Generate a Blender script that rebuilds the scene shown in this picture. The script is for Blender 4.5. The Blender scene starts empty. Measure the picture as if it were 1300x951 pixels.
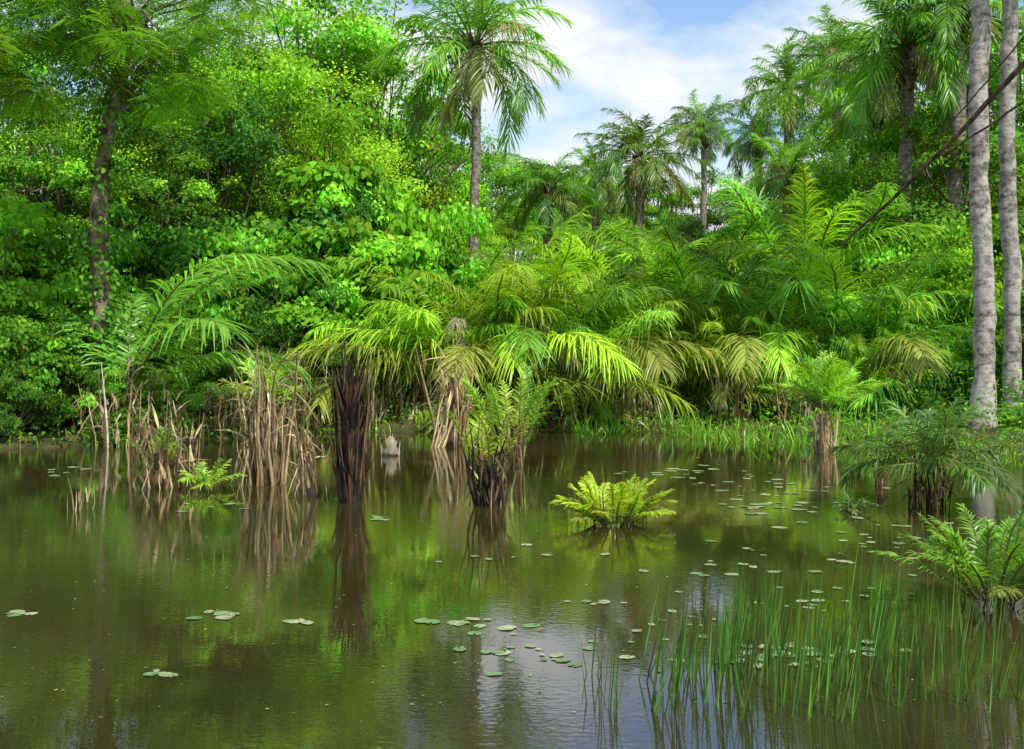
import bpy, math, numpy as np
from mathutils import Vector
rng = np.random.default_rng(7)
scene = bpy.context.scene
F = 1394.0; H = 1.9; HOR = 450.0     # lens in picture widths, eye height

# ------------------------------------------------------------------ helpers
def nrm(v):
    return v/np.maximum(np.linalg.norm(v, axis=-1, keepdims=True), 1e-9)

class MB:
    def __init__(s): s.v=[]; s.q=[]; s.c=[]; s.n=0
    def add(s, v, q, c):
        v=np.asarray(v,float).reshape(-1,3); q=np.asarray(q,int).reshape(-1,4)
        c=np.asarray(c,float)
        if c.ndim==1: c=np.tile(c,(len(v),1))
        s.v.append(v); s.q.append(q+s.n); s.c.append(c); s.n+=len(v)
    def mesh(s, name, mat, smooth=False):
        v=np.concatenate(s.v); q=np.concatenate(s.q); c=np.concatenate(s.c)
        me=bpy.data.meshes.new(name)
        me.vertices.add(len(v)); me.vertices.foreach_set("co", v.astype(np.float32).ravel())
        me.loops.add(q.size); me.loops.foreach_set("vertex_index", q.astype(np.int32).ravel())
        me.polygons.add(len(q)); me.polygons.foreach_set("loop_start", np.arange(0,q.size,4,dtype=np.int32))
        me.polygons.foreach_set("loop_total", np.full(len(q),4,dtype=np.int32))
        a=me.color_attributes.new("Col",'FLOAT_COLOR','POINT')
        c4=np.ones((len(v),4),np.float32); c4[:,:3]=np.clip(c,0,1)
        a.data.foreach_set("color", c4.ravel())
        me.materials.append(mat)
        me.update(calc_edges=True); me.validate()
        if smooth: me.polygons.foreach_set("use_smooth", np.ones(len(me.polygons),bool))
        return me

def tube(mb, pts, rad, n, col):
    pts=np.asarray(pts,float); k=len(pts); rad=np.broadcast_to(np.asarray(rad,float),(k,))
    T=nrm(np.gradient(pts,axis=0))
    ref=np.array([0.13,1,0.07]) if abs(T[0,2])>0.5 else np.array([0,0,1.])
    S=nrm(np.cross(T,ref)); U=np.cross(S,T)
    a=np.linspace(0,2*np.pi,n,endpoint=False)
    ring=(np.cos(a)[None,:,None]*S[:,None]+np.sin(a)[None,:,None]*U[:,None])*rad[:,None,None]+pts[:,None]
    i=np.arange(k-1)[:,None]*n; j=np.arange(n)[None]; j2=(j+1)%n
    q=np.stack([i+j,i+j2,i+n+j2,i+n+j],-1)
    col=np.asarray(col,float)
    if col.ndim==2: col=np.repeat(col,n,axis=0)
    mb.add(ring,q,col)

TS=np.array([0,.3,.65,1.]); WS=np.array([.4,1,.75,.08])
def blades(mb,B,D,N,L,W,G,C):
    """long narrow leaflets / grass blades / dry strips"""
    n=len(B); L=np.broadcast_to(L,(n,)); W=np.broadcast_to(W,(n,)); G=np.broadcast_to(G,(n,))
    D=nrm(D); X=nrm(np.cross(D,N))
    c=B[:,None]+D[:,None]*(L[:,None]*TS)[...,None]
    c=c+np.array([0,0,-1.])*(G[:,None]*L[:,None]*TS**2)[...,None]
    w=X[:,None]*(W[:,None]*WS/2)[...,None]
    v=np.stack([c-w,c+w],2)
    b=np.arange(n)[:,None]*8; s=np.arange(3)[None]*2
    q=np.stack([b+s,b+s+1,b+s+3,b+s+2],-1)
    C=np.asarray(C,float)
    if C.ndim==1: C=np.tile(C,(n,1))
    mb.add(v,q,np.repeat(C,8,axis=0))

def leaves(mb,B,D,N,L,W,C,fold=0.15,simple=False):
    n=len(B); L=np.broadcast_to(L,(n,))[:,None]; W=np.broadcast_to(W,(n,))[:,None]
    D=nrm(D); X=nrm(np.cross(D,N)); N=np.cross(X,D)
    if simple:
        v=np.stack([B,B+D*L*.42+X*W*.5+N*W*.12,B+D*L-N*L*.1,B+D*L*.42-X*W*.5+N*W*.12],1)
        mb.add(v,np.arange(n*4).reshape(n,4),np.repeat(C,4,axis=0)); return
    p=[B, B+D*L*.28+X*W*.5+N*W*fold, B+D*L*.68+X*W*.36+N*W*fold*.6, B+D*L-N*L*.12,
       B+D*L*.68-X*W*.36+N*W*fold*.6, B+D*L*.28-X*W*.5+N*W*fold]
    v=np.stack(p,1); b=np.arange(n)[:,None]*6
    q=np.stack([b+np.array([0,1,2,3]), b+np.array([0,3,4,5])],1)
    mb.add(v,q,np.repeat(C,6,axis=0))

def rdir(n):
    return nrm(rng.normal(size=(n,3)))
def vary(col,n,s=0.2,h=0.12):
    c=np.tile(np.asarray(col,float),(n,1))
    c*=np.exp(rng.normal(0,s,(n,1)))
    c[:,0]*=np.exp(rng.normal(0,h,n))
    return c

# ------------------------------------------------------------------ materials
def nt(m): m.use_nodes=True; t=m.node_tree; t.nodes.clear(); return t
def leaf_mat(name, trans=0.4, gloss=0.06, hue=0.012, val=0.22, rough=0.35):
    m=bpy.data.materials.new(name); t=nt(m); N=t.nodes; L=t.links
    out=N.new('ShaderNodeOutputMaterial')
    at=N.new('ShaderNodeAttribute'); at.attribute_name="Col"
    oi=N.new('ShaderNodeObjectInfo')
    hs=N.new('ShaderNodeHueSaturation')
    mr=N.new('ShaderNodeMapRange'); mr.inputs[3].default_value=0.5-hue; mr.inputs[4].default_value=0.5+hue*.5
    mv=N.new('ShaderNodeMapRange'); mv.inputs[3].default_value=1-val; mv.inputs[4].default_value=1+val
    ml=N.new('ShaderNodeMath'); ml.operation='MULTIPLY'; ml.inputs[1].default_value=7.31
    fr=N.new('ShaderNodeMath'); fr.operation='FRACT'
    L.new(oi.outputs['Random'],mr.inputs[0]); L.new(oi.outputs['Random'],ml.inputs[0]); L.new(ml.outputs[0],fr.inputs[0]); L.new(fr.outputs[0],mv.inputs[0])
    L.new(mr.outputs[0],hs.inputs['Hue']); L.new(mv.outputs[0],hs.inputs['Value']); L.new(at.outputs['Color'],hs.inputs['Color'])
    d=N.new('ShaderNodeBsdfDiffuse'); tr=N.new('ShaderNodeBsdfTranslucent')
    mx=N.new('ShaderNodeMix'); mx.data_type='RGBA'; mx.blend_type='MULTIPLY'; mx.inputs[0].default_value=1
    mx.inputs[7].default_value=(1.5,1.45,.55,1)
    L.new(hs.outputs[0],d.inputs[0]); L.new(hs.outputs[0],mx.inputs[6]); L.new(mx.outputs[2],tr.inputs[0])
    m1=N.new('ShaderNodeMixShader'); m1.inputs[0].default_value=trans
    L.new(d.outputs[0],m1.inputs[1]); L.new(tr.outputs[0],m1.inputs[2])
    if gloss>0:
        g=N.new('ShaderNodeBsdfGlossy'); g.inputs['Roughness'].default_value=rough; g.inputs['Color'].default_value=(1,1,1,1)
        m2=N.new('ShaderNodeMixShader'); m2.inputs[0].default_value=gloss
        L.new(m1.outputs[0],m2.inputs[1]); L.new(g.outputs[0],m2.inputs[2]); L.new(m2.outputs[0],out.inputs[0])
    else: L.new(m1.outputs[0],out.inputs[0])
    return m
def bark_mat(name,c1,c2,scale=3,zs=1.0,bump=.4,rings=0,p0=.38,p1=.62,ringmix=.45):
    m=bpy.data.materials.new(name); t=nt(m); N=t.nodes; L=t.links
    out=N.new('ShaderNodeOutputMaterial'); b=N.new('ShaderNodeBsdfPrincipled'); b.inputs['Roughness'].default_value=.9
    b.inputs['Specular IOR Level'].default_value=.15
    tc=N.new('ShaderNodeTexCoord'); mp=N.new('ShaderNodeMapping'); mp.inputs['Scale'].default_value=(1,1,zs)
    L.new(tc.outputs['Object'],mp.inputs[0])
    n=N.new('ShaderNodeTexNoise'); n.inputs['Scale'].default_value=scale; n.inputs['Detail'].default_value=8; n.inputs['Roughness'].default_value=.7
    L.new(mp.outputs[0],n.inputs[0])
    cr=N.new('ShaderNodeValToRGB'); cr.color_ramp.elements[0].position=p0; cr.color_ramp.elements[1].position=p1
    cr.color_ramp.elements[0].color=(*c1,1); cr.color_ramp.elements[1].color=(*c2,1)
    L.new(n.outputs['Fac'],cr.inputs[0])
    col=cr.outputs[0]; hgt=n.outputs['Fac']
    if rings:
        w=N.new('ShaderNodeTexWave'); w.bands_direction='Z'; w.inputs['Scale'].default_value=rings; w.inputs['Distortion'].default_value=4; w.inputs['Detail'].default_value=4
        L.new(tc.outputs['Object'],w.inputs[0])
        mx=N.new('ShaderNodeMix'); mx.data_type='RGBA'; mx.blend_type='MULTIPLY'; mx.inputs[0].default_value=ringmix
        L.new(col,mx.inputs[6]); L.new(w.outputs['Color'],mx.inputs[7]); col=mx.outputs[2]
    at=N.new('ShaderNodeAttribute'); at.attribute_name="Col"
    m3=N.new('ShaderNodeMix'); m3.data_type='RGBA'; m3.blend_type='MULTIPLY'; m3.inputs[0].default_value=1
    L.new(col,m3.inputs[6]); L.new(at.outputs['Color'],m3.inputs[7])
    bp=N.new('ShaderNodeBump'); bp.inputs['Strength'].default_value=bump; bp.inputs['Distance'].default_value=.05
    L.new(hgt,bp.inputs['Height']); L.new(bp.outputs[0],b.inputs['Normal'])
    L.new(m3.outputs[2],b.inputs['Base Color']); L.new(b.outputs[0],out.inputs[0]); return m

M_leaf=leaf_mat("broad_leaf",.36,0)
M_palm=leaf_mat("palm_leaf",.38,.035,hue=.012,val=.2,rough=.4)
M_dry=leaf_mat("dry_leaf",.15,0,hue=.0,val=.2,rough=.6)
M_grass=leaf_mat("grass_blade",.45,.03)
M_pad=leaf_mat("pad_leaf",.05,.10,hue=.02,val=.2,rough=.3)
M_bark=bark_mat("brown_bark",(.07,.055,.04),(.38,.31,.24),5,.45)
M_pale=bark_mat("pale_palm_bark",(.14,.12,.10),(.53,.49,.43),4.2,1.3,.8,p0=.38,p1=.56,rings=3.0,ringmix=.10)
M_ring=bark_mat("ringed_palm_bark",(.12,.10,.08),(.42,.36,.29),5,1.4,.5,rings=2.2,ringmix=.25)
M_stalk=bark_mat("fibrous_stalk",(.42,.38,.34),(1,.98,.93),9,.25,.5)

# ------------------------------------------------------------------ terrain
POND=np.array([(-17,3.4),(-8,3),(0,3.2),(7,3.5),(8.5,8),(9.3,14),(9.9,18.5),(9.4,21.3),(8.2,22.8),(6.8,24.4),(5,26.2),(1.5,27.6),
               (-2,27.4),(-4.6,26.4),(-6.6,24.8),(-8.5,23.0),(-10.5,22.0),(-14,21.5),(-19,17)],float)
def sdist(P):
    P=np.asarray(P,float); A=POND; B=np.roll(POND,-1,axis=0)
    d=np.full(len(P),1e9); ins=np.zeros(len(P),bool)
    for a,b in zip(A,B):
        ab=b-a; t=np.clip(((P-a)@ab)/(ab@ab),0,1); q=a+t[:,None]*ab
        d=np.minimum(d,np.linalg.norm(P-q,axis=1))
        c=((a[1]>P[:,1])!=(b[1]>P[:,1]))
        xx=(b[0]-a[0])*(P[:,1]-a[1])/((b[1]-a[1]) if b[1]!=a[1] else 1e-9)+a[0]
        ins^=c&(P[:,0]<xx)
    return np.where(ins,-d,d)
def ground_z(P):
    P=np.asarray(P,float).reshape(-1,2); d=sdist(P)
    wob=.25*np.sin(P[:,0]*1.7+.6*np.sin(P[:,1]*1.1))+.2*np.sin(P[:,0]*3.9+P[:,1]*2.3)
    dd=d+wob
    z=np.where(dd>0,.3*(1-np.exp(-dd/.7))+.02*np.minimum(dd,40),-.9*(1-np.exp(dd/1.6)))
    h=np.clip((P[:,1]-48)/60,0,1); z=z+7*h*h*(3-2*h)
    return z
def gz(x,y): return float(ground_z([(x,y)])[0])

def plain_mesh(name,v,q,mat,smooth=True):
    me=bpy.data.meshes.new(name); me.from_pydata([tuple(a) for a in v],[],[tuple(int(i) for i in a) for a in q]); me.materials.append(mat)
    if smooth: me.polygons.foreach_set("use_smooth",np.ones(len(me.polygons),bool))
    me.update(); return me
def link(o): scene.collection.objects.link(o); return o

gx=np.concatenate([np.linspace(-700,-40,14),np.linspace(-36,36,145),np.linspace(40,700,14)])
gy=np.concatenate([np.linspace(-300,-10,8),np.linspace(-6,50,113),np.linspace(55,130,26),np.linspace(150,900,12)])
GX,GY_=np.meshgrid(gx,gy); Z=ground_z(np.stack([GX.ravel(),GY_.ravel()],1))
vv=np.stack([GX.ravel(),GY_.ravel(),Z],1); nx=len(gx); ny=len(gy)
I,J=np.meshgrid(np.arange(nx-1),np.arange(ny-1)); I=I.ravel();J=J.ravel()
qq=np.stack([J*nx+I,J*nx+I+1,(J+1)*nx+I+1,(J+1)*nx+I],1)
mg=bark_mat("leaf_litter_soil",(.03,.045,.012),(.11,.085,.04),1.2,1,.5)
me=plain_mesh("ground",vv,qq,mg)
a=me.color_attributes.new("Col",'FLOAT_COLOR','POINT'); a.data.foreach_set("color",np.ones(len(vv)*4,np.float32))
ground=link(bpy.data.objects.new("ground",me)); ground["kind"]="structure"; ground["label"]="dark soil banks around the pond with leaf litter"; ground["category"]="ground"

# water
mw=bpy.data.materials.new("pond_water"); t=nt(mw); N=t.nodes; L=t.links
out=N.new('ShaderNodeOutputMaterial'); b=N.new('ShaderNodeBsdfPrincipled')
b.inputs['Roughness'].default_value=.0; b.inputs['IOR'].default_value=2.0
tc=N.new('ShaderNodeTexCoord')
n0=N.new('ShaderNodeTexNoise'); n0.inputs['Scale'].default_value=.35; n0.inputs['Detail'].default_value=4
cr=N.new('ShaderNodeValToRGB'); cr.color_ramp.elements[0].color=(.022,.022,.006,1); cr.color_ramp.elements[1].color=(.048,.036,.013,1)
cr.color_ramp.elements[0].position=.35; cr.color_ramp.elements[1].position=.65
L.new(tc.outputs['Object'],n0.inputs[0]); L.new(n0.outputs['Fac'],cr.inputs[0]); L.new(cr.outputs[0],b.inputs['Base Color'])
mp=N.new('ShaderNodeMapping'); mp.inputs['Scale'].default_value=(1,1.8,1); mp.inputs['Rotation'].default_value=(0,0,.25)
L.new(tc.outputs['Object'],mp.inputs[0])
n1=N.new('ShaderNodeTexNoise'); n1.inputs['Scale'].default_value=13; n1.inputs['Detail'].default_value=2; L.new(mp.outputs[0],n1.inputs[0])
n2=N.new('ShaderNodeTexNoise'); n2.inputs['Scale'].default_value=1.3; n2.inputs['Detail'].default_value=2; L.new(mp.outputs[0],n2.inputs[0])
n3=N.new('ShaderNodeTexNoise'); n3.inputs['Scale'].default_value=.3; L.new(tc.outputs['Object'],n3.inputs[0])
mrg=N.new('ShaderNodeMapRange'); mrg.inputs[1].default_value=.42; mrg.inputs[2].default_value=.62; mrg.inputs[3].default_value=.2; mrg.inputs[4].default_value=1.1
L.new(n3.outputs['Fac'],mrg.inputs[0])
mm=N.new('ShaderNodeMath'); mm.operation='MULTIPLY'; L.new(n1.outputs['Fac'],mm.inputs[0]); L.new(mrg.outputs[0],mm.inputs[1])
b1=N.new('ShaderNodeBump'); b1.inputs['Strength'].default_value=.4; b1.inputs['Distance'].default_value=.0035; L.new(mm.outputs[0],b1.inputs['Height'])
b2=N.new('ShaderNodeBump'); b2.inputs['Strength'].default_value=.2; b2.inputs['Distance'].default_value=.004; L.new(n2.outputs['Fac'],b2.inputs['Height']); L.new(b1.outputs[0],b2.inputs['Normal'])
L.new(b2.outputs[0],b.inputs['Normal']); L.new(b.outputs[0],out.inputs[0])
me=plain_mesh("water",[(-24,0,0),(14,0,0),(14,32,0),(-24,32,0)],[(0,1,2,3)],mw)
water=link(bpy.data.objects.new("water",me)); water["kind"]="structure"; water["label"]="still olive green pond water reflecting the vegetation"; water["category"]="water"

# ------------------------------------------------------------------ thing assembly
def thing(name,label,cat,group,loc,rot,scale,parts,rx=0,ry=0):
    e=link(bpy.data.objects.new(name,None)); e.empty_display_size=.3
    e.location=loc; e.rotation_euler=(rx,ry,rot)
    e.scale=scale if hasattr(scale,'__len__') else (scale,)*3
    e["label"]=label; e["category"]=cat
    if group: e["group"]=group
    for pn,me in parts:
        o=link(bpy.data.objects.new(pn,me)); o.parent=e
    return e
def X(px,Y): return (px-650)/F*Y
def YB(py): return H*F/(py-HOR)
def ZT(py,Y): return (HOR-py)/F*Y+H

# ------------------------------------------------------------------ palms
def frond(mb,org,az,e0,bend,Lf,nl,ll,lw,col,droop=.35,pl=.45,twist=0,start=.18,rach=(.20,.24,.06),rr=.03):
    k=14; s=np.linspace(0,1,k); e=e0-bend*s**1.4
    dx=np.cos(e); dz=np.sin(e); st=Lf/(k-1)
    r=np.concatenate([[0],np.cumsum(dx[:-1])*st]); z=np.concatenate([[0],np.cumsum(dz[:-1])*st])
    a=az+twist*s**2
    P=np.stack([r*np.cos(a),r*np.sin(a),z],1)+org
    tube(mb,P,rr*(1-.85*s)+.004,3,np.asarray(rach)*np.exp(rng.normal(0,.1)))
    n=nl; ss=np.tile(np.linspace(start,.985,n),2)+rng.normal(0,.004,2*n); ss=np.clip(ss,start,.99)
    sd=np.repeat([1.,-1.],n)
    B=np.stack([np.interp(ss,s,P[:,i]) for i in range(3)],1)
    Tn=nrm(np.gradient(P,axis=0)); T=nrm(np.stack([np.interp(ss,s,Tn[:,i]) for i in range(3)],1))
    S=nrm(np.cross(T,np.array([0,0,1.]))); U=np.cross(S,T)
    al=np.radians(68-40*ss+rng.normal(0,6,2*n)); kk=rng.normal(.12,pl,2*n)
    D=T*np.cos(al)[:,None]+(S*(sd*np.cos(kk))[:,None]+U*np.sin(kk)[:,None])*np.sin(al)[:,None]
    Ll=ll*np.sin(np.pi*(.14+.80*(ss-start)/(1-start)))**.6*rng.uniform(.8,1.1,2*n)
    C=vary(col,2*n,.14,.08)
    blades(mb,B,D,U+rng.normal(0,.3,(2*n,3)),Ll,lw*rng.uniform(.7,1.2,2*n),rng.uniform(.5,1.5,2*n)*droop,C)

G_P=(.19,.43,.035); G_PY=(.33,.56,.036); G_PD=(.105,.27,.038); DRY=(.46,.37,.24)
def crown(nf,Lf,elo,ehi,bend,nl,ll,lw,cols,droop=.35,pl=.45,dead=0,dlen=1.0,rr=.03,org=(0,0,0),start=.18,spread=.1,dele=(-25,35)):
    mb=MB(); md=MB()
    for i in range(nf):
        u=i/(nf-1) if nf>1 else 0
        az=i*2.39996+rng.normal(0,.2); e0=math.radians(ehi+(elo-ehi)*u**.9+rng.normal(0,6))
        c=np.asarray(cols[int(rng.integers(len(cols)))])*np.exp(rng.normal(0,.18))
        if u>.75 and rng.random()<.35: c=c*.5+np.array([.36,.29,.09])*.5
        o=np.array(org)+np.array([math.cos(az),math.sin(az),0])*spread
        frond(mb,o,az,e0,bend*rng.uniform(.65,1.35),Lf*rng.uniform(.75,1.1)*(1-.15*(1-u)),nl,ll,lw,c,droop,pl,rng.normal(0,.35),start,rr=rr)
    for i in range(dead):
        az=rng.uniform(0,6.28)
        frond(md,np.array(org),az,math.radians(rng.uniform(*dele)),rng.uniform(.9,1.7),Lf*.75*dlen,int(nl*.6),ll*.8,lw*.8,vary(DRY,1,.3)[0],1.0,.5,0,start,rach=(.36,.27,.16),rr=rr)
    return mb,(md if dead else None)
def palm_trunk(h,r0,r1,lean,mat,name,stubs=True,flare=1.5,k=36,n=16,wob=.03):
    mb=MB(); z=np.linspace(-.4,h,k); s=np.clip(z/h,0,1)
    x=lean[0]*s**1.5+.05*np.sin(z*.8); y=lean[1]*s**1.5
    r=r0+(r1-r0)*s; r=r*(1+(flare-1)*np.exp(-np.maximum(z,0)/.5)); r*=1+rng.normal(0,wob,k)
    tube(mb,np.stack([x+rng.normal(0,wob*.5,k),y,z],1),r,n,np.array([1,1,1.])*rng.uniform(.82,1,(k,1)))
    if stubs:
        m=46; a=rng.uniform(0,6.28,m); zz=h-rng.uniform(0,1.6,m)
        sx=np.interp(zz,z,x); sy=np.interp(zz,z,y)
        B=np.stack([sx+np.cos(a)*r1*.9,sy+np.sin(a)*r1*.9,zz],1)
        D=np.stack([np.cos(a)*.6,np.sin(a)*.6,np.ones(m)],1)
        blades(mb,B,D,np.stack([np.cos(a),np.sin(a),0*a],1),.45,.16,.1,vary((.5,.4,.3),m))
    return mb.mesh(name,mat,True)

tall=[]
for i in range(3):
    mb,md=crown(36,3.6,-36,82,1.15,58,.78,.045,[G_P,G_PD,(.17,.34,.05)],droop=.42,pl=.45,dead=3 if i else 2,dlen=.8)
    tall.append((mb.mesh("palm_crown",M_palm),md.mesh("palm_dead_fronds",M_dry)))
bush=[]
for i in range(4):
    cols=[[G_PY,G_P,G_P],[G_P,G_P,G_PD],[G_PY,G_PY,G_P],[G_P,G_PD,G_PY]][i]
    mb,md=crown(26,5.1,20,85,1.3,96,.84,.034,cols,droop=.5,pl=.36,dead=5,dlen=.72,rr=.035,org=(0,0,.4),spread=.35,dele=(0,45))
    bush.append((mb.mesh("bush_crown",M_palm),md.mesh("bush_dead_fronds",M_dry)))

def stalk_mesh(n,rad,h,lean,cols,name,strips=30,core=0,corecol=(.1,.05,.03),sr=.028,hv=(.35,1),dry=0,drycol=DRY,base=.35,pw=1.6,coreh=.62):
    mb=MB()
    if core:
        kz=14; z=np.linspace(-.5,h*coreh,kz); r=core*(1-.25*np.clip(z/h,0,1))*(1+rng.normal(0,.16,kz)); r[-1]*=.3
        tube(mb,np.stack([rng.normal(0,.02,kz),rng.normal(0,.02,kz),z],1),r,9,np.asarray(corecol)*rng.uniform(.5,1.5,(kz,1)))
    for i in range(n):
        a=rng.uniform(0,6.28); q=rad*math.sqrt(rng.uniform(.05,1)); hh=h*(hv[0]+(hv[1]-hv[0])*rng.random()**pw)
        b=np.array([q*math.cos(a),q*math.sin(a),-.45]); l=lean*rng.uniform(.2,1.5)
        tip=np.array([b[0]+math.cos(a)*l*hh+rng.normal(0,.06),b[1]+math.sin(a)*l*hh+rng.normal(0,.06),hh])
        s=np.linspace(0,1,5)[:,None]; P=b*(1-s)+tip*s; P[:,:2]+=(s[:,0:1]**2-s[:,0:1])*np.array([math.cos(a),math.sin(a)])*-.12*hh*lean
        P[1:4,:2]+=rng.normal(0,.02,(3,2))
        c=vary(cols[int(rng.integers(len(cols)))],1,.35,.05)[0]
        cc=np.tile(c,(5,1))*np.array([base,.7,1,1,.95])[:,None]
        tube(mb,P,sr*rng.uniform(.4,1.3)*np.array([1.4,1.1,.85,.65,.15]),4,cc)
    if strips:
        a=rng.uniform(0,6.28,strips); q=rad*rng.uniform(.6,1.05,strips); z=rng.uniform(-.1,h*.6,strips)
        B=np.stack([q*np.cos(a),q*np.sin(a),z],1)
        D=np.stack([np.cos(a)*lean*rng.uniform(.3,3.5,strips)+rng.normal(0,.1,strips),np.sin(a)*lean*rng.uniform(.3,3.5,strips)+rng.normal(0,.1,strips),np.ones(strips)],1)
        ci=rng.integers(len(cols),size=strips)
        blades(mb,B,D,np.stack([np.cos(a),np.sin(a),0*a],1)+rng.normal(0,.4,(strips,3)),h*rng.uniform(.1,.36,strips),sr*rng.uniform(1,3.4,strips),rng.uniform(0,.3,strips),np.array(cols)[ci]*np.exp(rng.normal(0,.35,(strips,1))))
    if dry:
        a=rng.uniform(0,6.28,dry); q=rad*rng.uniform(.3,1.1,dry)+lean*h*.15; z=h*rng.uniform(.2,.85,dry)
        B=np.stack([q*np.cos(a)*.8,q*np.sin(a)*.8,z],1)
        D=np.stack([np.cos(a)*.35,np.sin(a)*.35,rng.uniform(-1.2,.8,dry)],1)+rng.normal(0,.15,(dry,3))
        blades(mb,B,D,rdir(dry),h*rng.uniform(.1,.4,dry),rng.uniform(.01,.036,dry),rng.uniform(.1,.7,dry),vary(drycol,dry,.35,.08))
    return mb.mesh(name,M_stalk)
TAN=(.72,.56,.32); TAN2=(.50,.38,.21); BRN=(.18,.125,.07); BLK=(.036,.027,.021); RED=(.15,.065,.035)

# ------------------------------------------------------------------ broadleaf
def broad_crown(ctr,R,ncl,nleaf,L,W,cr,col,limb_from=None,low=-1.0,hang=.3,bright=.35,shell=.45,simple=True,nr=.5,zf=.8):
    mb=MB(); ml=MB(); ctr=np.array(ctr,float); R=np.array(R,float)
    d=rdir(ncl*4); d=d[d[:,2]>low][:ncl]; u=rng.uniform(shell,1,len(d))[:,None]**.7
    lump=1+.25*np.sin(d[:,0:1]*5+1.3)*np.cos(d[:,1:2]*4)+rng.normal(0,.13,(len(d),1))
    cs=ctr+d*R*u*lump
    for c,dd in zip(cs,d):
        r=cr*rng.uniform(.4,1.45); m=int(nleaf*rng.uniform(.7,1.3)*min(1.4,(r/cr))**1.6)+15
        sh=rng.uniform(.65,1.35,3); ls=rng.uniform(.75,1.4)
        o=rdir(m); o[:,2]=np.abs(o[:,2])*.95-.4*rng.random(m)
        pos=c+o*np.array([r,r,r*zf])*sh*rng.uniform(.4,1.0,(m,1))
        Nn=nrm(o*.6+np.array([0,0,.6])+dd*.4+rng.normal(0,nr,(m,3)))
        D=nrm(np.cross(Nn,rdir(m))); D[:,2]-=hang*rng.uniform(.3,2); 
        cc=vary(np.asarray(col)*np.exp(rng.normal(0,.32)),m,.27,.14)*np.array([np.exp(rng.normal(0,.08)),1,np.exp(rng.normal(0,.1))])
        hi=rng.random(m)<.15; cc[hi]=cc[hi]*(1+bright)+np.array([.03,.03,0])
        leaves(mb,pos,D,Nn,L*ls*rng.uniform(.6,1.25,m),W*ls*rng.uniform(.7,1.2,m),cc,simple=simple)
        if limb_from is not None:
            lf=np.array(limb_from)+np.array([0,0,rng.uniform(-.2,.5)*abs(c[2]-limb_from[2])]); t=np.linspace(0,1,6)[:,None]
            P=lf*(1-t)+c*t; P[:,2:]+=(np.sin(t*np.pi)*-.1*np.linalg.norm(c-lf)); P+=rng.normal(0,.06,P.shape)*np.sin(t*np.pi)
            tube(ml,P,np.linspace(.05,.012,6),4,(.7,.7,.7))
    return mb,ml
def trunk_mb(ml,h,r,lean=(0,0)):
    z=np.linspace(-.4,h,12); s=z/h
    tube(ml,np.stack([lean[0]*s+rng.normal(0,.04,12),lean[1]*s+rng.normal(0,.04,12),z],1),r*(1-.45*np.clip(s,0,1))*(1+.8*np.exp(-np.maximum(z,0)/.3)),10,(1,1,1))

G1=(.12,.31,.030); G2=(.175,.40,.032); G3=(.060,.17,.026); G4=(.23,.45,.034)  # G3: dark leaf green, darkened further to suggest deep shaded gaps in the foliage
trees=[]
for i,(col,L_,n_,wf) in enumerate([(G1,.13,290,.55),(G2,.12,300,.6),(G3,.13,280,.5),(G4,.105,330,.55),((.20,.42,.034),.09,400,.5)]):
    mb,ml=broad_crown((0,0,6.0),(3.0,3.0,3.5),82,n_,L_,L_*wf,.82 if i<4 else .76,col,(0,0,3.4))
    trunk_mb(ml,5.2,.2)
    trees.append((ml.mesh("tree_trunk",M_bark,True),mb.mesh("tree_crown",M_leaf)))
shrubs=[]
for i,(col,L_,wf) in enumerate([(G2,.125,.8),(G1,.12,.75),(G3,.11,.5),(G4,.10,.75)]):
    mb,ml=broad_crown((0,0,1.5),(1.9,1.9,2.1),74,235,L_,L_*wf,.5,col,(0,0,.3),low=-.65,hang=.7,shell=.35)
    shrubs.append((ml.mesh("shrub_stems",M_bark,True),mb.mesh("shrub_foliage",M_leaf)))
def pinnate(mb,B,D,N,L,C,np_=11,ll=.10,lw=.032):
    n=len(B); D=nrm(D); Xv=nrm(np.cross(D,N)); N=np.cross(Xv,D)
    for j in range(np_):
        t=.12+.86*j/(np_-1); c=B+D*(L*t)[:,None]+np.array([0,0,-1.])*(.28*L*t*t)[:,None]
        for s in (1,-1):
            d=nrm(Xv*s+D*.35-np.array([0,0,.15])); l=ll*math.sin(math.pi*(.2+.7*t))*(L/.45)
            p0=c; p1=c+d*(l*.5)[:,None]+D*(lw*.5); p2=c+d*l[:,None]; p3=c+d*(l*.5)[:,None]-D*(lw*.5)
            v=np.stack([p0,p1,p2,p3],1); q=np.arange(n*4).reshape(n,4)
            mb.add(v,q,np.repeat(C*np.exp(rng.normal(0,.08,(n,1))),4,axis=0))
feather=MB(); fl=MB()
for i in range(90):
    d=rdir(1)[0]; c=np.array([0,0,9.4])+d*np.array([3.7,3.2,2.8])*rng.uniform(.35,1)
    t=np.linspace(0,1,8)[:,None]; lf=np.array([.3,0,rng.uniform(7.0,9.8)]); P=lf*(1-t)+c*t; P[:,2:]+=.3*np.sin(t*np.pi); P+=rng.normal(0,.08,P.shape)*np.sin(t*np.pi); tube(fl,P,np.linspace(.035,.008,8),5,(.6,.6,.6))
    m=32; o=rdir(m); o[:,2]*=.35; B=c+o*rng.uniform(0,.6,(m,1)); D=o+np.array([0,0,-.2])
    pinnate(feather,B,D,np.tile([0,0,1.],(m,1))+rng.normal(0,.25,(m,3)),rng.uniform(.4,.7,m),vary(np.array((.22,.45,.035))*np.exp(rng.normal(0,.22)),m,.14),lw=.038)
z=np.linspace(-.4,10.0,24)
tube(fl,np.stack([.12*np.sin(z*.9)-.55+.085*z,.1*np.sin(z*.6),z],1),np.linspace(.28,.10,24)*(1+rng.normal(0,.05,24)),12,(.75,.7,.64))
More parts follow.
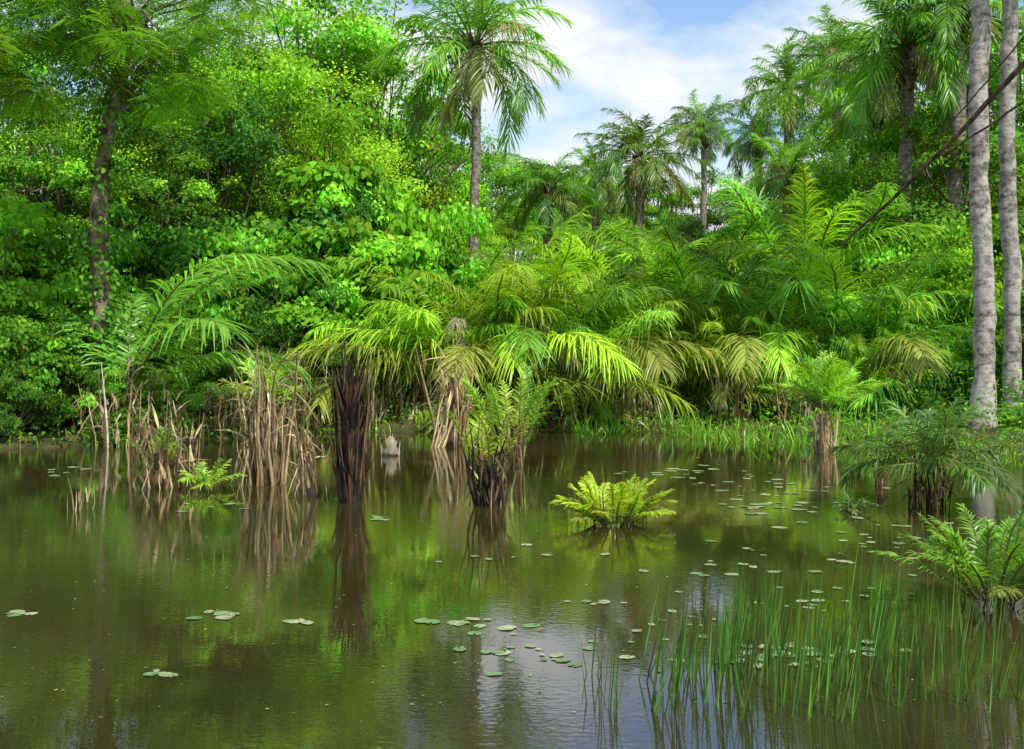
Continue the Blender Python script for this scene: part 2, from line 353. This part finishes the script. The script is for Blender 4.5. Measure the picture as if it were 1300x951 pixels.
m=2600; zz=9*rng.random(m)**1.5+.4; aa=rng.uniform(0,6.28,m); rr_=rng.uniform(.2,.8,m)*np.where(zz<4.4,1.1,(.2+.8*np.sin(zz*1.1+.8)**2))
B=np.stack([.12*np.sin(zz*.9)-.55+.085*zz+rr_*np.cos(aa),rr_*np.sin(aa),zz],1)
Nn=nrm(np.stack([np.cos(aa),np.sin(aa),.6+0*aa],1)+rng.normal(0,.3,(m,3))); D=nrm(np.cross(Nn,rdir(m))); D[:,2]-=.6
vm=MB(); leaves(vm,B,D,Nn,.13*rng.uniform(.6,1.3,m),.10*rng.uniform(.7,1.2,m),vary(G1,m,.35,.15))
FE=(fl.mesh("feathery_trunk",M_bark,True),feather.mesh("feathery_crown",M_leaf),vm.mesh("climbing_leaves",M_leaf))

# ------------------------------------------------------------------ place background trees
def put_tree(px,Y,ytop=None,h=None,v=None,sx=1.0,label=None,cat="tree"):
    x=X(px,Y); g=gz(x,Y)
    if h is None: h=ZT(ytop,Y)-g
    s=h/10.9; v=int(rng.integers(4)) if v is None else v
    lab=label or ["mid green broadleaf tree with dense leafy crown","bright green broadleaf tree with uneven crown","dark green broadleaf tree with heavy crown","yellow green broadleaf tree with light crown","pale green tree with fine small leaves"][v]
    thing("broadleaf_tree",lab,cat,"broadleaf trees around the pond",(x,Y,g),rng.uniform(0,6.28),(s*sx,s*sx,s),[("trunk",trees[v][0]),("crown",trees[v][1])])
def put_shrub(px,Y,ytop=None,h=None,v=None,sx=1.0):
    x=X(px,Y); g=gz(x,Y)
    if h is None: h=ZT(ytop,Y)-g
    s=h/4.5; v=int(rng.integers(4)) if v is None else v
    lab=["bright broad leaved shrub draped with climbing leaves","mid green leafy shrub on the bank","dark green dense shrub on the bank","yellow green leafy shrub on the bank"][v]
    thing("leafy_shrub",lab,"shrub","leafy shrubs on the bank",(x,Y,g-.1),rng.uniform(0,6.28),(s*sx,s*sx,s),[("stems",shrubs[v][0]),("foliage",shrubs[v][1])])
def put_bush(px,Y,ytop,v=None,rot=None,sx=1.0):
    x=X(px,Y); g=gz(x,Y); h=ZT(ytop,Y)-g; s=h/4.1
    v=int(rng.integers(4)) if v is None else v
    thing("oil_palm_bush","trunkless oil palm with long arching feathery fronds","palm","trunkless oil palms along the shore",(x,Y,g-.2),rng.uniform(0,6.28) if rot is None else rot,(s*sx,s*sx,s),[("fronds",bush[v][0]),("dead_fronds",bush[v][1])])
def put_palm(px,Y,yc,r0=.22,span=6.6,v=0,mat=None,lean=(0,0),label="tall oil palm with slender trunk and drooping feathery crown",name="oil_palm",zc=None,cz=1,wob=.03):
    x=X(px,Y); zc=ZT(yc,Y) if zc is None else zc; x0=x-lean[0]; y0=Y-lean[1]; g=gz(x0,y0); h=zc-g
    tm=palm_trunk(h,r0*1.1,r0*.9,lean,mat or M_ring,"palm_trunk",wob=wob)
    e=thing(name,label,"palm tree","tall oil palms above the thicket",(x0,y0,g),0,1,[("trunk",tm)])
    s=span/6.6
    for pn,me in (("crown",tall[v][0]),("dead_fronds",tall[v][1])):
        o=link(bpy.data.objects.new(pn,me)); o.parent=e; o.location=(lean[0],lean[1],h); o.scale=(s,s,s*cz); o.rotation_euler=(0,0,rng.uniform(0,6.28))

for px,Y,yt,v in [(-60,38,-80,0),(150,36,-60,2),(240,48,-160,4),(330,38,-40,1),(390,46,-110,0),(450,50,-80,1),(485,58,-10,4),
                  (20,32,60,0),(100,33,80,1),(405,38,60,3),(210,33,110,1),(545,74,85,0),(275,34,30,2)]:
    put_tree(px,Y,yt,v=v)
for px,Y,yt,v,sx in [(-50,24.5,270,1,1),(35,23.6,340,1,1),(-10,27.5,180,0,1),(80,24.8,380,2,1),(80,29.5,230,2,1),(190,31,190,1,1),(250,31,170,2,1),(330,30.5,200,1,1),
                  (385,29.5,300,2,1),(290,27.2,400,2,1),(435,31,235,0,1),(415,34,145,0,1),(470,33,150,0,.75),(520,33,170,0,.55),(520,31,265,0,.9),(360,33,120,2,1),(350,28,420,1,1),(430,29,400,2,1),
                  (140,24.0,425,1,.8),(215,26,460,1,1),(10,22.8,430,2,1),(120,27,350,1,.8),(560,33,215,1,.5),(250,28.2,350,1,.9)]:
    put_shrub(px,Y,yt,v=v,sx=sx)
for px in range(600,1000,48):
    Y=rng.uniform(82,105); yt=162+ (px-640)*.14+rng.normal(0,9); put_tree(px,Y,yt,v=int(rng.choice([0,2,1])),sx=1.15)
for px in (650,715,790,860,935):
    put_tree(px,rng.uniform(60,72),230+rng.normal(0,8))
for px,Y,yt,v in [(1045,58,150,1),(1130,55,-50,4),(1085,46,110,3),(1310,40,-80,0),(1150,40,90,1),(1220,36,40,0),(1200,52,-40,0),(1010,60,205,3),(1180,38,170,1)]:
    put_tree(px,Y,yt,v=v)
for px,Y,yt,v,sx in [(1020,42,215,3,1),(1075,36,240,1,1),(1165,33,230,1,1),(1120,31,370,1,1),(1200,30,330,1,1),(1225,28.2,420,0,.8),(1350,26.5,250,1,1),(1170,28,460,1,1),(1265,33,180,1,1),
                  (640,38,300,2,1),(700,41,290,1,1),(760,39,300,2,1),(680,34,370,2,1),(740,55,245,1,1),(850,48,268,1,1),(930,50,260,2,1),(985,45,255,0,1),(600,33,400,2,1),(520,30,380,2,1),(600,48,320,3,.8),(1290,29,380,1,1),(1205,31.5,270,3,1),
                  (1215,24.9,520,1,1.2),(1285,24.3,505,0,1.2)]:
    put_shrub(px,Y,yt,v=v,sx=sx)

put_palm(603,42,58,.19,7.6,0,cz=1.1)
put_palm(697,50,240,.2,5.0,1,label="oil palm with drooping fronds among trees")
put_palm(812,52,200,.22,6.6,2)
put_palm(757,58,228,.22,4.8,0)
put_palm(893,70,160,.2,5.8,1,label="slender oil palm standing above the treeline")
put_palm(1000,56,112,.22,6.2,2)
put_palm(962,60,175,.2,4.8,0)
put_palm(1062,48,75,.22,5.8,1)
put_palm(1150,36,60,.22,6.4,2)
put_palm(1215,35,0,.22,6.2,0)
put_palm(1110,42,130,.22,5.6,0)
put_palm(1000,46,220,.2,4.8,1)
put_palm(1239,24.0,0,.205,7.0,1,M_pale,lean=(-.10,.1),zc=13.6,label="tall palm with blotchy pale grey trunk beside the water",wob=.045)
put_palm(1273,25.0,0,.175,7.0,2,M_pale,lean=(-.2,.0),zc=15.5,label="tall palm with pale grey trunk on the bank",wob=.045)

for px,Y,yt,v,sx in [(645,29.9,272,2,1.0),(590,30.2,288,2,.95),(735,30.2,308,2,1.0),(690,30.6,278,2,1),(570,31.0,312,0,.8),(620,32,272,0,1),(800,31,325,2,1),(870,33,280,2,1.1),(820,37,250,2,1),(910,37,250,2,1.1),
                  (960,34,270,2,1),(890,30.0,360,2,1),(990,30.4,335,0,1),(1050,31.5,280,2,1),(930,41,240,0,1),(1110,29.8,325,3,1),(1010,36,245,0,1),(1180,29,380,3,.9),(1140,34,260,0,1),
                  (760,36,280,2,1),(230,26.5,420,0,.9),(950,29.4,385,2,.9),(1085,28.6,400,0,.9),(1040,38,215,3,1),(845,30.2,375,0,.9),(1240,28,420,1,.8),(700,29.9,365,0,.8),(775,29.8,390,0,.8)]:
    put_bush(px,Y,yt,v,sx=sx)

def put_feather(px,Y,dz,s,rot,label):
    x=X(px,Y); thing("feathery_tree",label,"tree","feathery leaved trees",(x,Y,gz(x,Y)+dz),rot,s,[("trunk",FE[0]),("crown",FE[1]),("climbing_leaves",FE[2])])
put_feather(140,24.6,0,1.0,.1,"tree with mottled grey brown trunk and feathery compound leaves")
put_feather(-95,22.8,-.3,1.0,.4,"feathery leaved tree leaning over the bank")
# left palm fanning over the water
mb=MB(); 
for az,e0,bd,Lf in [(-.2,64,1.45,5.2),(.35,70,1.3,4.6),(-.7,50,1.35,3.9),(.9,76,1.1,3.6),(.1,36,1.2,3.6),(1.8,76,1.1,2.8),(2.6,66,1.2,2.6),(-.45,72,1.5,4.6)]:
    frond(mb,np.array([0,0,.8]),az,math.radians(e0),bd,Lf,48,1.2,.058,np.array((.23,.52,.06))*rng.uniform(.85,1.15),.5,.10,0,.22,rr=.04)
for i in range(12):
    a=rng.uniform(0,6.28); tube(mb,np.array([[.16*math.cos(a),.16*math.sin(a),-.2],[.12*math.cos(a),.12*math.sin(a),.45],[.03*math.cos(a),.03*math.sin(a),.9]]),.05,5,(.16,.13,.06))
x=X(162,24.0); thing("oil_palm_bush","young oil palm with long arching fronds over the water","palm","trunkless oil palms along the shore",(x,24.0,gz(x,24.0)),0,1.1,[("fronds",mb.mesh("arching_fronds",M_palm))])
put_shrub(165,23.4,490,v=1,sx=1.3)

# ------------------------------------------------------------------ stalks in the water
def put_stalk(px,py,mesh,label,name="dead_palm_stalks",rot=0,ry=0,extra=None,scale=1):
    Y=YB(py); parts=[("stalks",mesh)]+(extra or [])
    thing(name,label,"palm stump" if name!="young_palm" else "palm",None if name=="young_palm" else "dead palm stumps in the water",(X(px,Y),Y,0),rot,scale,parts,ry=ry)
def hpx(n,py): return n/F*YB(py)
def small_crown(nf,Lf,elo,ehi,bend,nl,ll,lw,cols,z,droop=.3,spread=.06,pl=.3):
    mb,_=crown(nf,Lf,elo,ehi,bend,nl,ll,lw,cols,droop=droop,pl=pl,rr=.012,org=(0,0,z),start=.2,spread=spread)
    return mb.mesh("green_fronds",M_palm)
GYL=(.42,.62,.035)
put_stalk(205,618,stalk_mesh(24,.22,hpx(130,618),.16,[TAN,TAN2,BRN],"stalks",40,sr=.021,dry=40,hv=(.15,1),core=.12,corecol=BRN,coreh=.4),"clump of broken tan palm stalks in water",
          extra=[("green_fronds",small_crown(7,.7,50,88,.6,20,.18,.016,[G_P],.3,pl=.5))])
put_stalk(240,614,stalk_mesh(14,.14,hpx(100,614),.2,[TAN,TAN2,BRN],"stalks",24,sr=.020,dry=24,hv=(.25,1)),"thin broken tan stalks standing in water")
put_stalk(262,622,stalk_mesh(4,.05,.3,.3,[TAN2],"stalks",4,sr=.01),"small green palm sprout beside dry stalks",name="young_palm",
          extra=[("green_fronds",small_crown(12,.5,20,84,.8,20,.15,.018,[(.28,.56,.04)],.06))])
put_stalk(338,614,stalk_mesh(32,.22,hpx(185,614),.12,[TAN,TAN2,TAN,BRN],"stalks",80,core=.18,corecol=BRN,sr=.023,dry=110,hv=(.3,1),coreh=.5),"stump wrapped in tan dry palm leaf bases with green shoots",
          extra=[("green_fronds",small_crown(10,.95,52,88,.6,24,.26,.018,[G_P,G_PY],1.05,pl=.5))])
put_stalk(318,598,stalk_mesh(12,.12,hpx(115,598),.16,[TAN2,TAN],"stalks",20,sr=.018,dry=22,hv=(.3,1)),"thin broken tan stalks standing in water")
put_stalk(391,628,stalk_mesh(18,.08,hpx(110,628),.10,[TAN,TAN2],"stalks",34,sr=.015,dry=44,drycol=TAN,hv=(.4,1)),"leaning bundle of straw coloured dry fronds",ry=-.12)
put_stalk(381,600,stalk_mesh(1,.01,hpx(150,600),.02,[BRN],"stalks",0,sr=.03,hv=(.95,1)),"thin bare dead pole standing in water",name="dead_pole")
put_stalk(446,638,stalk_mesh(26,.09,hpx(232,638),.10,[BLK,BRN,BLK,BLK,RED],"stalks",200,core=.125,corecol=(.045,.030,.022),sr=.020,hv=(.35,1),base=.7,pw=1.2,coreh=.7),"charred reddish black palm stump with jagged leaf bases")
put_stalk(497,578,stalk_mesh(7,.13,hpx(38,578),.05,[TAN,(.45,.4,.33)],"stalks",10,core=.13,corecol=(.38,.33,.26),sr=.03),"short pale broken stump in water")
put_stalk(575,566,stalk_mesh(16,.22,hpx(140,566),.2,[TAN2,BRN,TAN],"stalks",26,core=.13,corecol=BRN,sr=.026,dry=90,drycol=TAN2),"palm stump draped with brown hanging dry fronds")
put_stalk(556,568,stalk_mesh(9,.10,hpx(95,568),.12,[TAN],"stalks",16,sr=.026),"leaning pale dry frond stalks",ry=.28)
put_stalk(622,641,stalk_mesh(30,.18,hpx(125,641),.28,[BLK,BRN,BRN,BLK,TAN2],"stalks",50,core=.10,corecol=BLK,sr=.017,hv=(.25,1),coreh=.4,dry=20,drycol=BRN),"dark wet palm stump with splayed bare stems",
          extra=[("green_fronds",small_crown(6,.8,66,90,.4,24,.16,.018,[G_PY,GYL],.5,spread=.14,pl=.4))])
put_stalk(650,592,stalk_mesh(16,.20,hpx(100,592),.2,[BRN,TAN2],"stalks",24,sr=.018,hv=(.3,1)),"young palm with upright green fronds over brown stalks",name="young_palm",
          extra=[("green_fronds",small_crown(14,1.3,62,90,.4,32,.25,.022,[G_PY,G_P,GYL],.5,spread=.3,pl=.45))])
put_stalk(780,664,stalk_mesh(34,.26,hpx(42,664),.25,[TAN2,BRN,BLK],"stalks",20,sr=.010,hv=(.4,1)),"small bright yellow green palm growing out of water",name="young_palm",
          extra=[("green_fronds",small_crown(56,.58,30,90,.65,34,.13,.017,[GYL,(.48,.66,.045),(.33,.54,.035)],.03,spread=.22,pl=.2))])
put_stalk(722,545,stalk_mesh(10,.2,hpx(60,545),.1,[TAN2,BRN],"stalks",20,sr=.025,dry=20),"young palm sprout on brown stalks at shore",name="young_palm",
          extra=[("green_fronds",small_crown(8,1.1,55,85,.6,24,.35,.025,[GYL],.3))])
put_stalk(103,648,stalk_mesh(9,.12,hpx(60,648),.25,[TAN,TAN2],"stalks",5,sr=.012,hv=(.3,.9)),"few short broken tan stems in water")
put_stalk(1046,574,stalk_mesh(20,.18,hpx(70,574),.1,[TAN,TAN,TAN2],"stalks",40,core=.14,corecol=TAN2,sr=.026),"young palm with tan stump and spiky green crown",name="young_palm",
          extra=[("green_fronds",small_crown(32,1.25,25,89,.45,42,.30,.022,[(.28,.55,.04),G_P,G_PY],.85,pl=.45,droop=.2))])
put_stalk(1180,645,stalk_mesh(34,.22,hpx(100,645),.14,[BRN,BLK,BLK],"stalks",40,sr=.013,dry=50,drycol=BRN,hv=(.3,1)),"young palm with shade-dark colouring standing in water beside bank",name="young_palm",
          extra=[("green_fronds",small_crown(30,1.15,5,89,1.0,36,.32,.022,[(.10,.23,.03),(.07,.16,.026)],.5,spread=.18,pl=.4,droop=.5))])  # shade is put into the frond colour: greens darker than the other palms
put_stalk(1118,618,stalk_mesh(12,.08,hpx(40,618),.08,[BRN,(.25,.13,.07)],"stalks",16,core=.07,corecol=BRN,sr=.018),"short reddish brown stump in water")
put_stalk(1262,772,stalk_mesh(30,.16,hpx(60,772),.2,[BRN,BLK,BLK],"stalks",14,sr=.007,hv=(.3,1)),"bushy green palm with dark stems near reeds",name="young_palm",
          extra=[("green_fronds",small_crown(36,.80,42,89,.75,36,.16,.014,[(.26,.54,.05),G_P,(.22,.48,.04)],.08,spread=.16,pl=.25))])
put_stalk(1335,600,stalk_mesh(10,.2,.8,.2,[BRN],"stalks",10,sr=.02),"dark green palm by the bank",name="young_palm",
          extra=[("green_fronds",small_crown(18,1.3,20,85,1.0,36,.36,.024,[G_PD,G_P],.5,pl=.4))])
put_stalk(1087,650,stalk_mesh(3,.03,.12,.3,[TAN2],"stalks",2,sr=.01),"small floating rosette of green leaves",name="young_palm",
          extra=[("green_fronds",small_crown(10,.25,20,80,1,7,.10,.025,[(.2,.4,.12)],.02))])
# drooping dead fronds under the central palms
for px,Y,h_ in [(590,28.8,2.0),(640,28.6,1.9),(690,28.7,1.6)]:
    md=MB()
    for i in range(7):
        frond(md,np.array([0,0,h_]),rng.uniform(-3.0,.2),math.radians(rng.uniform(10,60)),rng.uniform(1.5,2.2),1.9,46,.5,.018,vary(DRY,1,.25)[0],1.0,.5,0,.15,rach=(.36,.28,.17),rr=.02)
    st=stalk_mesh(14,.18,h_*1.05,.05,[BRN,TAN2],"stalks",24,core=.12,corecol=BRN,sr=.03,hv=(.6,1))
    x=X(px,Y); thing("dead_palm_stalks","dead palm with grey tan fronds hanging down at the shore","palm stump","dead palm stumps in the water",(x,Y,gz(x,Y)),0,1,[("stalks",st),("dead_fronds",md.mesh("hanging_dead_fronds",M_dry))])
shore_st=[stalk_mesh(20,.35,1.5,.2,[TAN,TAN2,BRN],"stalks",30,sr=.022,dry=50,drycol=TAN2,hv=(.25,1)),stalk_mesh(26,.5,1.1,.3,[TAN2,BRN,BRN],"stalks",30,sr=.02,dry=70,hv=(.25,1))]
for px,Y in [(470,27.5),(520,28.6),(600,28.2),(660,28.2),(700,28.5),(745,28.3),(790,28),(150,22.9),(280,25.2),(390,27),(430,27.6),(815,27.7),(130,23.8),(1010,26.4),(360,26.5),(550,29),(640,28.8),(310,25.6),(490,28),(930,27)]:
    x=X(px,Y); s=rng.uniform(.7,1.3)
    thing("dead_palm_stalks","clump of dry brown palm stalks at the shore","palm stump","dead palm stumps in the water",(x,Y,max(gz(x,Y),-.1)),rng.uniform(0,6),s,[("stalks",shore_st[int(rng.integers(2))])])

# ------------------------------------------------------------------ lianas
for i,(A,Bp,rr0) in enumerate([((1340,40,21),(1070,310,26.5),.062),((1345,95,21.5),(1160,215,25),.03),((1330,10,21.2),(1130,235,25.5),.02)]):
    t=np.linspace(0,1,16)[:,None]
    p0=np.array([X(A[0],A[2]),A[2],ZT(A[1],A[2])]); p1=np.array([X(Bp[0],Bp[2]),Bp[2],ZT(Bp[1],Bp[2])])
    P=p0*(1-t)+p1*t; P[:,2:]-=np.sin(t*np.pi)*.12; P+=rng.normal(0,.015,P.shape)
    mb=MB(); tube(mb,P-P[-1],rr0*np.linspace(1,.5,16),6,(.6,.5,.42)); me=mb.mesh("liana",M_bark,True)
    o=link(bpy.data.objects.new("liana",me)); o.location=P[-1]; o["label"]="brown dead liana slanting down into the palms"; o["category"]="vine"; o["group"]="lianas"

# ------------------------------------------------------------------ undergrowth + grass
n=46000; P=np.stack([rng.uniform(-20,18,n),rng.uniform(14,36,n)],1); d=sdist(P); k=(d>-.15)&(d<7); P=P[k]; n=len(P)
dd=np.clip(d[k],0,3); hgt=(.25+.35*dd)*(.6+.4*np.sin(P[:,0]*1.3+np.sin(P[:,1]*2)))*rng.uniform(.1,1,n)
B=np.concatenate([P,(ground_z(P)+hgt)[:,None]],1)
mb=MB(); Nn=nrm(rng.normal(0,.5,(n,3))+np.array([0,-.3,1])); D=nrm(np.cross(Nn,rdir(n))); D[:,2]-=.3
leaves(mb,B,D,Nn,.14*rng.uniform(.6,1.3,n),.08*rng.uniform(.7,1.3,n),vary(G1,n,.35,.2),simple=True)
o=link(bpy.data.objects.new("undergrowth",mb.mesh("undergrowth",M_leaf))); o["kind"]="stuff"; o["label"]="low leafy undergrowth covering the pond banks"; o["category"]="undergrowth"
n=34000; P=np.stack([rng.uniform(-12,11,n),rng.uniform(19,29,n)],1); d=sdist(P)
pat=np.clip(.5+.5*np.sin(P[:,0]*2.3+2*np.sin(P[:,1]*1.3))*np.cos(P[:,1]*1.7+P[:,0]*.9),0.06,1)
dens=np.where(P[:,0]>1.2,pat,.08)
k=(d<.5)&(d>np.where(P[:,0]>1.5,-1.6-.8*np.sin(P[:,0]*1.5),-.35))&(rng.random(n)<dens); P=P[k]; n=len(P)
B=np.concatenate([P,np.maximum(ground_z(P),-.05)[:,None]],1)
D=rng.normal(0,.32,(n,3)); D[:,2]=1; mb=MB()
blades(mb,B,D,rdir(n)*np.array([1,1,.1]),rng.uniform(.25,.75,n)*(.4+.7*rng.random(n)),.024,rng.uniform(0,.4,n),vary((.22,.46,.035),n,.35,.18))
o=link(bpy.data.objects.new("shore_grass",mb.mesh("shore_grass",M_grass))); o["kind"]="stuff"; o["label"]="bright green grass growing along the water edge"; o["category"]="grass"

reedm=[]
for i in range(6):
    mb=MB(); n=6; q=rng.normal(0,.08,(n,2)); B=np.concatenate([q,np.full((n,1),-.15)],1)
    D=np.stack([rng.normal(.10,.12,n),rng.normal(0,.09,n),np.ones(n)],1)
    blades(mb,B,D,np.tile([0,1.,0],(n,1))+rng.normal(0,.4,(n,3)),rng.uniform(.45,.9,n),rng.uniform(.008,.013,n),rng.uniform(-.02,.06,n),vary((.06,.16,.018),n,.4,.2))
    reedm.append(mb.mesh("reed_blades",M_grass))
for i in range(84):
    px=rng.choice([rng.uniform(740,1300),rng.normal(960,80),rng.normal(1130,90)]); py=rng.uniform(790,915) if px>900 else rng.uniform(830,915)
    Y=YB(py); thing("reed_clump","slender dark green reeds rising from the water","reeds","reed clumps in the shallow water",(X(px,Y),Y,0),rng.uniform(-.5,.5),rng.uniform(.65,1.05),[("blades",reedm[i%6])])
for px,py in [(110,585),(100,590),(122,588)]:
    Y=YB(py); thing("reed_clump","bright green grass tuft at the water edge","reeds","reed clumps in the shallow water",(X(px,Y),Y,0),rng.uniform(0,6),1.2,[("blades",reedm[0])])

# lily pads
padm=[]
for i in range(4):
    m=22; a=np.linspace(.18,2*np.pi-.18,m); r=1+rng.normal(0,.04,m)+.08*np.sin(a*2+i)
    ring=np.stack([np.cos(a)*r,np.sin(a)*r,.01*np.sin(a*3+i)],1); ring2=ring*.5; ring2[:,2]=0.0
    v=np.concatenate([[[0.04,0,0]],ring2,ring]); q=[]
    for j in range(m-1): q.append((1+j,1+m+j,2+m+j,2+j))
    for j in range(0,m-2,2): q.append((0,1+j,2+j,3+j))
    c=[(.18,.30,.12),(.27,.36,.17),(.13,.24,.09),(.32,.35,.20)][i]
    mb=MB(); mb.add(v,q,np.array(c)*np.exp(rng.normal(0,.07,(len(v),1)))); padm.append(mb.mesh("lily_pad",M_pad))
npad=0
def pad(px,py,r):
    global npad
    if npad>=296: return
    npad+=1
    Y=YB(py); o=link(bpy.data.objects.new("lily_pad",padm[int(rng.integers(4))])); o.location=(X(px,Y),Y,.004+.004*rng.random()); o.rotation_euler=(0,0,rng.uniform(0,6.28)); o.scale=(r,r*rng.uniform(.75,1),.1)
    o["label"]="flat round green lily pad floating on the pond"; o["category"]="lily pad"; o["group"]="lily pads on the pond"
cl=[(285,780,26,4,12,.05),(375,790,18,2,5,.04),(15,779,18,3,7,.045),(205,857,26,3,6,.035),(565,790,50,3,9,.05),(625,797,35,3,5,.05),(760,765,60,3,9,.045),(700,828,85,18,22,.042),(960,832,90,16,32,.042),(1060,828,80,12,16,.04),
    (1000,640,100,20,44,.065),(930,610,100,12,22,.075),(1130,690,80,24,16,.05),(960,720,110,22,20,.045),(1050,760,100,16,14,.04),(490,658,20,3,6,.06),(300,640,60,10,5,.06),(860,600,90,8,14,.08),(1180,680,60,20,8,.06),(80,600,40,6,7,.08),(840,790,80,12,8,.035),(640,700,90,24,6,.045)]
for px,py,sx,sy,c,r in cl:
    for i in range(c): pad(px+rng.normal(0,sx*.6),max(575,py+rng.normal(0,sy*.6)),r*rng.uniform(.5,1.35))
n=420; py=570+350*rng.random(n)**1.6; px=rng.uniform(0,1300,n); Y=H*F/(py-HOR); xx=(px-650)/F*Y
mb=MB(); r=rng.uniform(.005,.016,n); a=rng.uniform(0,6.28,n)
cs=np.stack([xx,Y,np.full(n,.005)],1); e1=np.stack([np.cos(a),np.sin(a),0*a],1)*r[:,None]; e2=np.stack([-np.sin(a),np.cos(a),0*a],1)*r[:,None]*.6
mb.add(np.stack([cs-e1,cs-e2,cs+e1,cs+e2],1),np.arange(n*4).reshape(n,4),np.repeat(vary((.2,.25,.08),n,.4,.2),4,axis=0))
o=link(bpy.data.objects.new("duckweed",mb.mesh("duckweed",M_pad))); o["kind"]="stuff"; o["label"]="specks of duckweed and fallen leaf bits on water"; o["category"]="duckweed"

# ------------------------------------------------------------------ sky, sun, camera
SE,SA=math.radians(54),math.radians(145)   # azimuth measured clockwise from +Y
w=bpy.data.worlds.new("World"); scene.world=w; w.use_nodes=True; t=w.node_tree; t.nodes.clear(); N=t.nodes; L=t.links
out=N.new('ShaderNodeOutputWorld'); bg=N.new('ShaderNodeBackground'); bg.inputs[1].default_value=.145
sk=N.new('ShaderNodeTexSky'); sk.sky_type='NISHITA'; sk.sun_disc=False; sk.sun_elevation=SE; sk.sun_rotation=SA; sk.dust_density=.6
hs=N.new('ShaderNodeHueSaturation'); hs.inputs['Saturation'].default_value=1.2; hs.inputs['Value'].default_value=1.4; L.new(sk.outputs[0],hs.inputs['Color'])
tc=N.new('ShaderNodeTexCoord'); mp=N.new('ShaderNodeMapping'); mp.inputs['Scale'].default_value=(1,1,2.2); mp.inputs['Location'].default_value=(.35,.2,.1)
L.new(tc.outputs['Generated'],mp.inputs[0])
n=N.new('ShaderNodeTexNoise'); n.inputs['Scale'].default_value=3.4; n.inputs['Detail'].default_value=8; n.inputs['Roughness'].default_value=.55; L.new(mp.outputs[0],n.inputs[0])
sp=N.new('ShaderNodeSeparateXYZ'); L.new(tc.outputs['Generated'],sp.inputs[0])
el=N.new('ShaderNodeMapRange'); el.inputs[1].default_value=.12; el.inputs[2].default_value=.36; el.inputs[3].default_value=.16; el.inputs[4].default_value=-.03; L.new(sp.outputs[2],el.inputs[0])
ad=N.new('ShaderNodeMath'); ad.operation='ADD'; L.new(n.outputs['Fac'],ad.inputs[0]); L.new(el.outputs[0],ad.inputs[1])
cr=N.new('ShaderNodeValToRGB'); cr.color_ramp.elements[0].position=.46; cr.color_ramp.elements[1].position=.60
cr.color_ramp.elements[0].color=(.12,.12,.12,1); L.new(ad.outputs[0],cr.inputs[0])
mx=N.new('ShaderNodeMix'); mx.data_type='RGBA'; L.new(cr.outputs[0],mx.inputs[0]); L.new(hs.outputs[0],mx.inputs[6]); mx.inputs[7].default_value=(7.0,7.2,7.4,1)
L.new(mx.outputs[2],bg.inputs[0]); L.new(bg.outputs[0],out.inputs[0])
sl=bpy.data.lights.new("sun",'SUN'); sl.energy=5; sl.angle=math.radians(.5); sl.color=(1,.95,.84)
so=link(bpy.data.objects.new("sun",sl))
dv=Vector((math.sin(SA)*math.cos(SE),math.cos(SA)*math.cos(SE),math.sin(SE))); so.rotation_euler=dv.to_track_quat('Z','Y').to_euler(); so.location=(0,0,40)
cam=bpy.data.cameras.new("camera"); co=link(bpy.data.objects.new("camera",cam)); co.location=(0,0,H); co.rotation_euler=(math.radians(90),0,0)
cam.sensor_width=36; cam.lens=F/1300*36; cam.shift_y=-(475.5-HOR)/1300; cam.clip_end=3000; scene.camera=co
scene.view_settings.view_transform='Standard'; scene.view_settings.look='None'; scene.view_settings.exposure=0
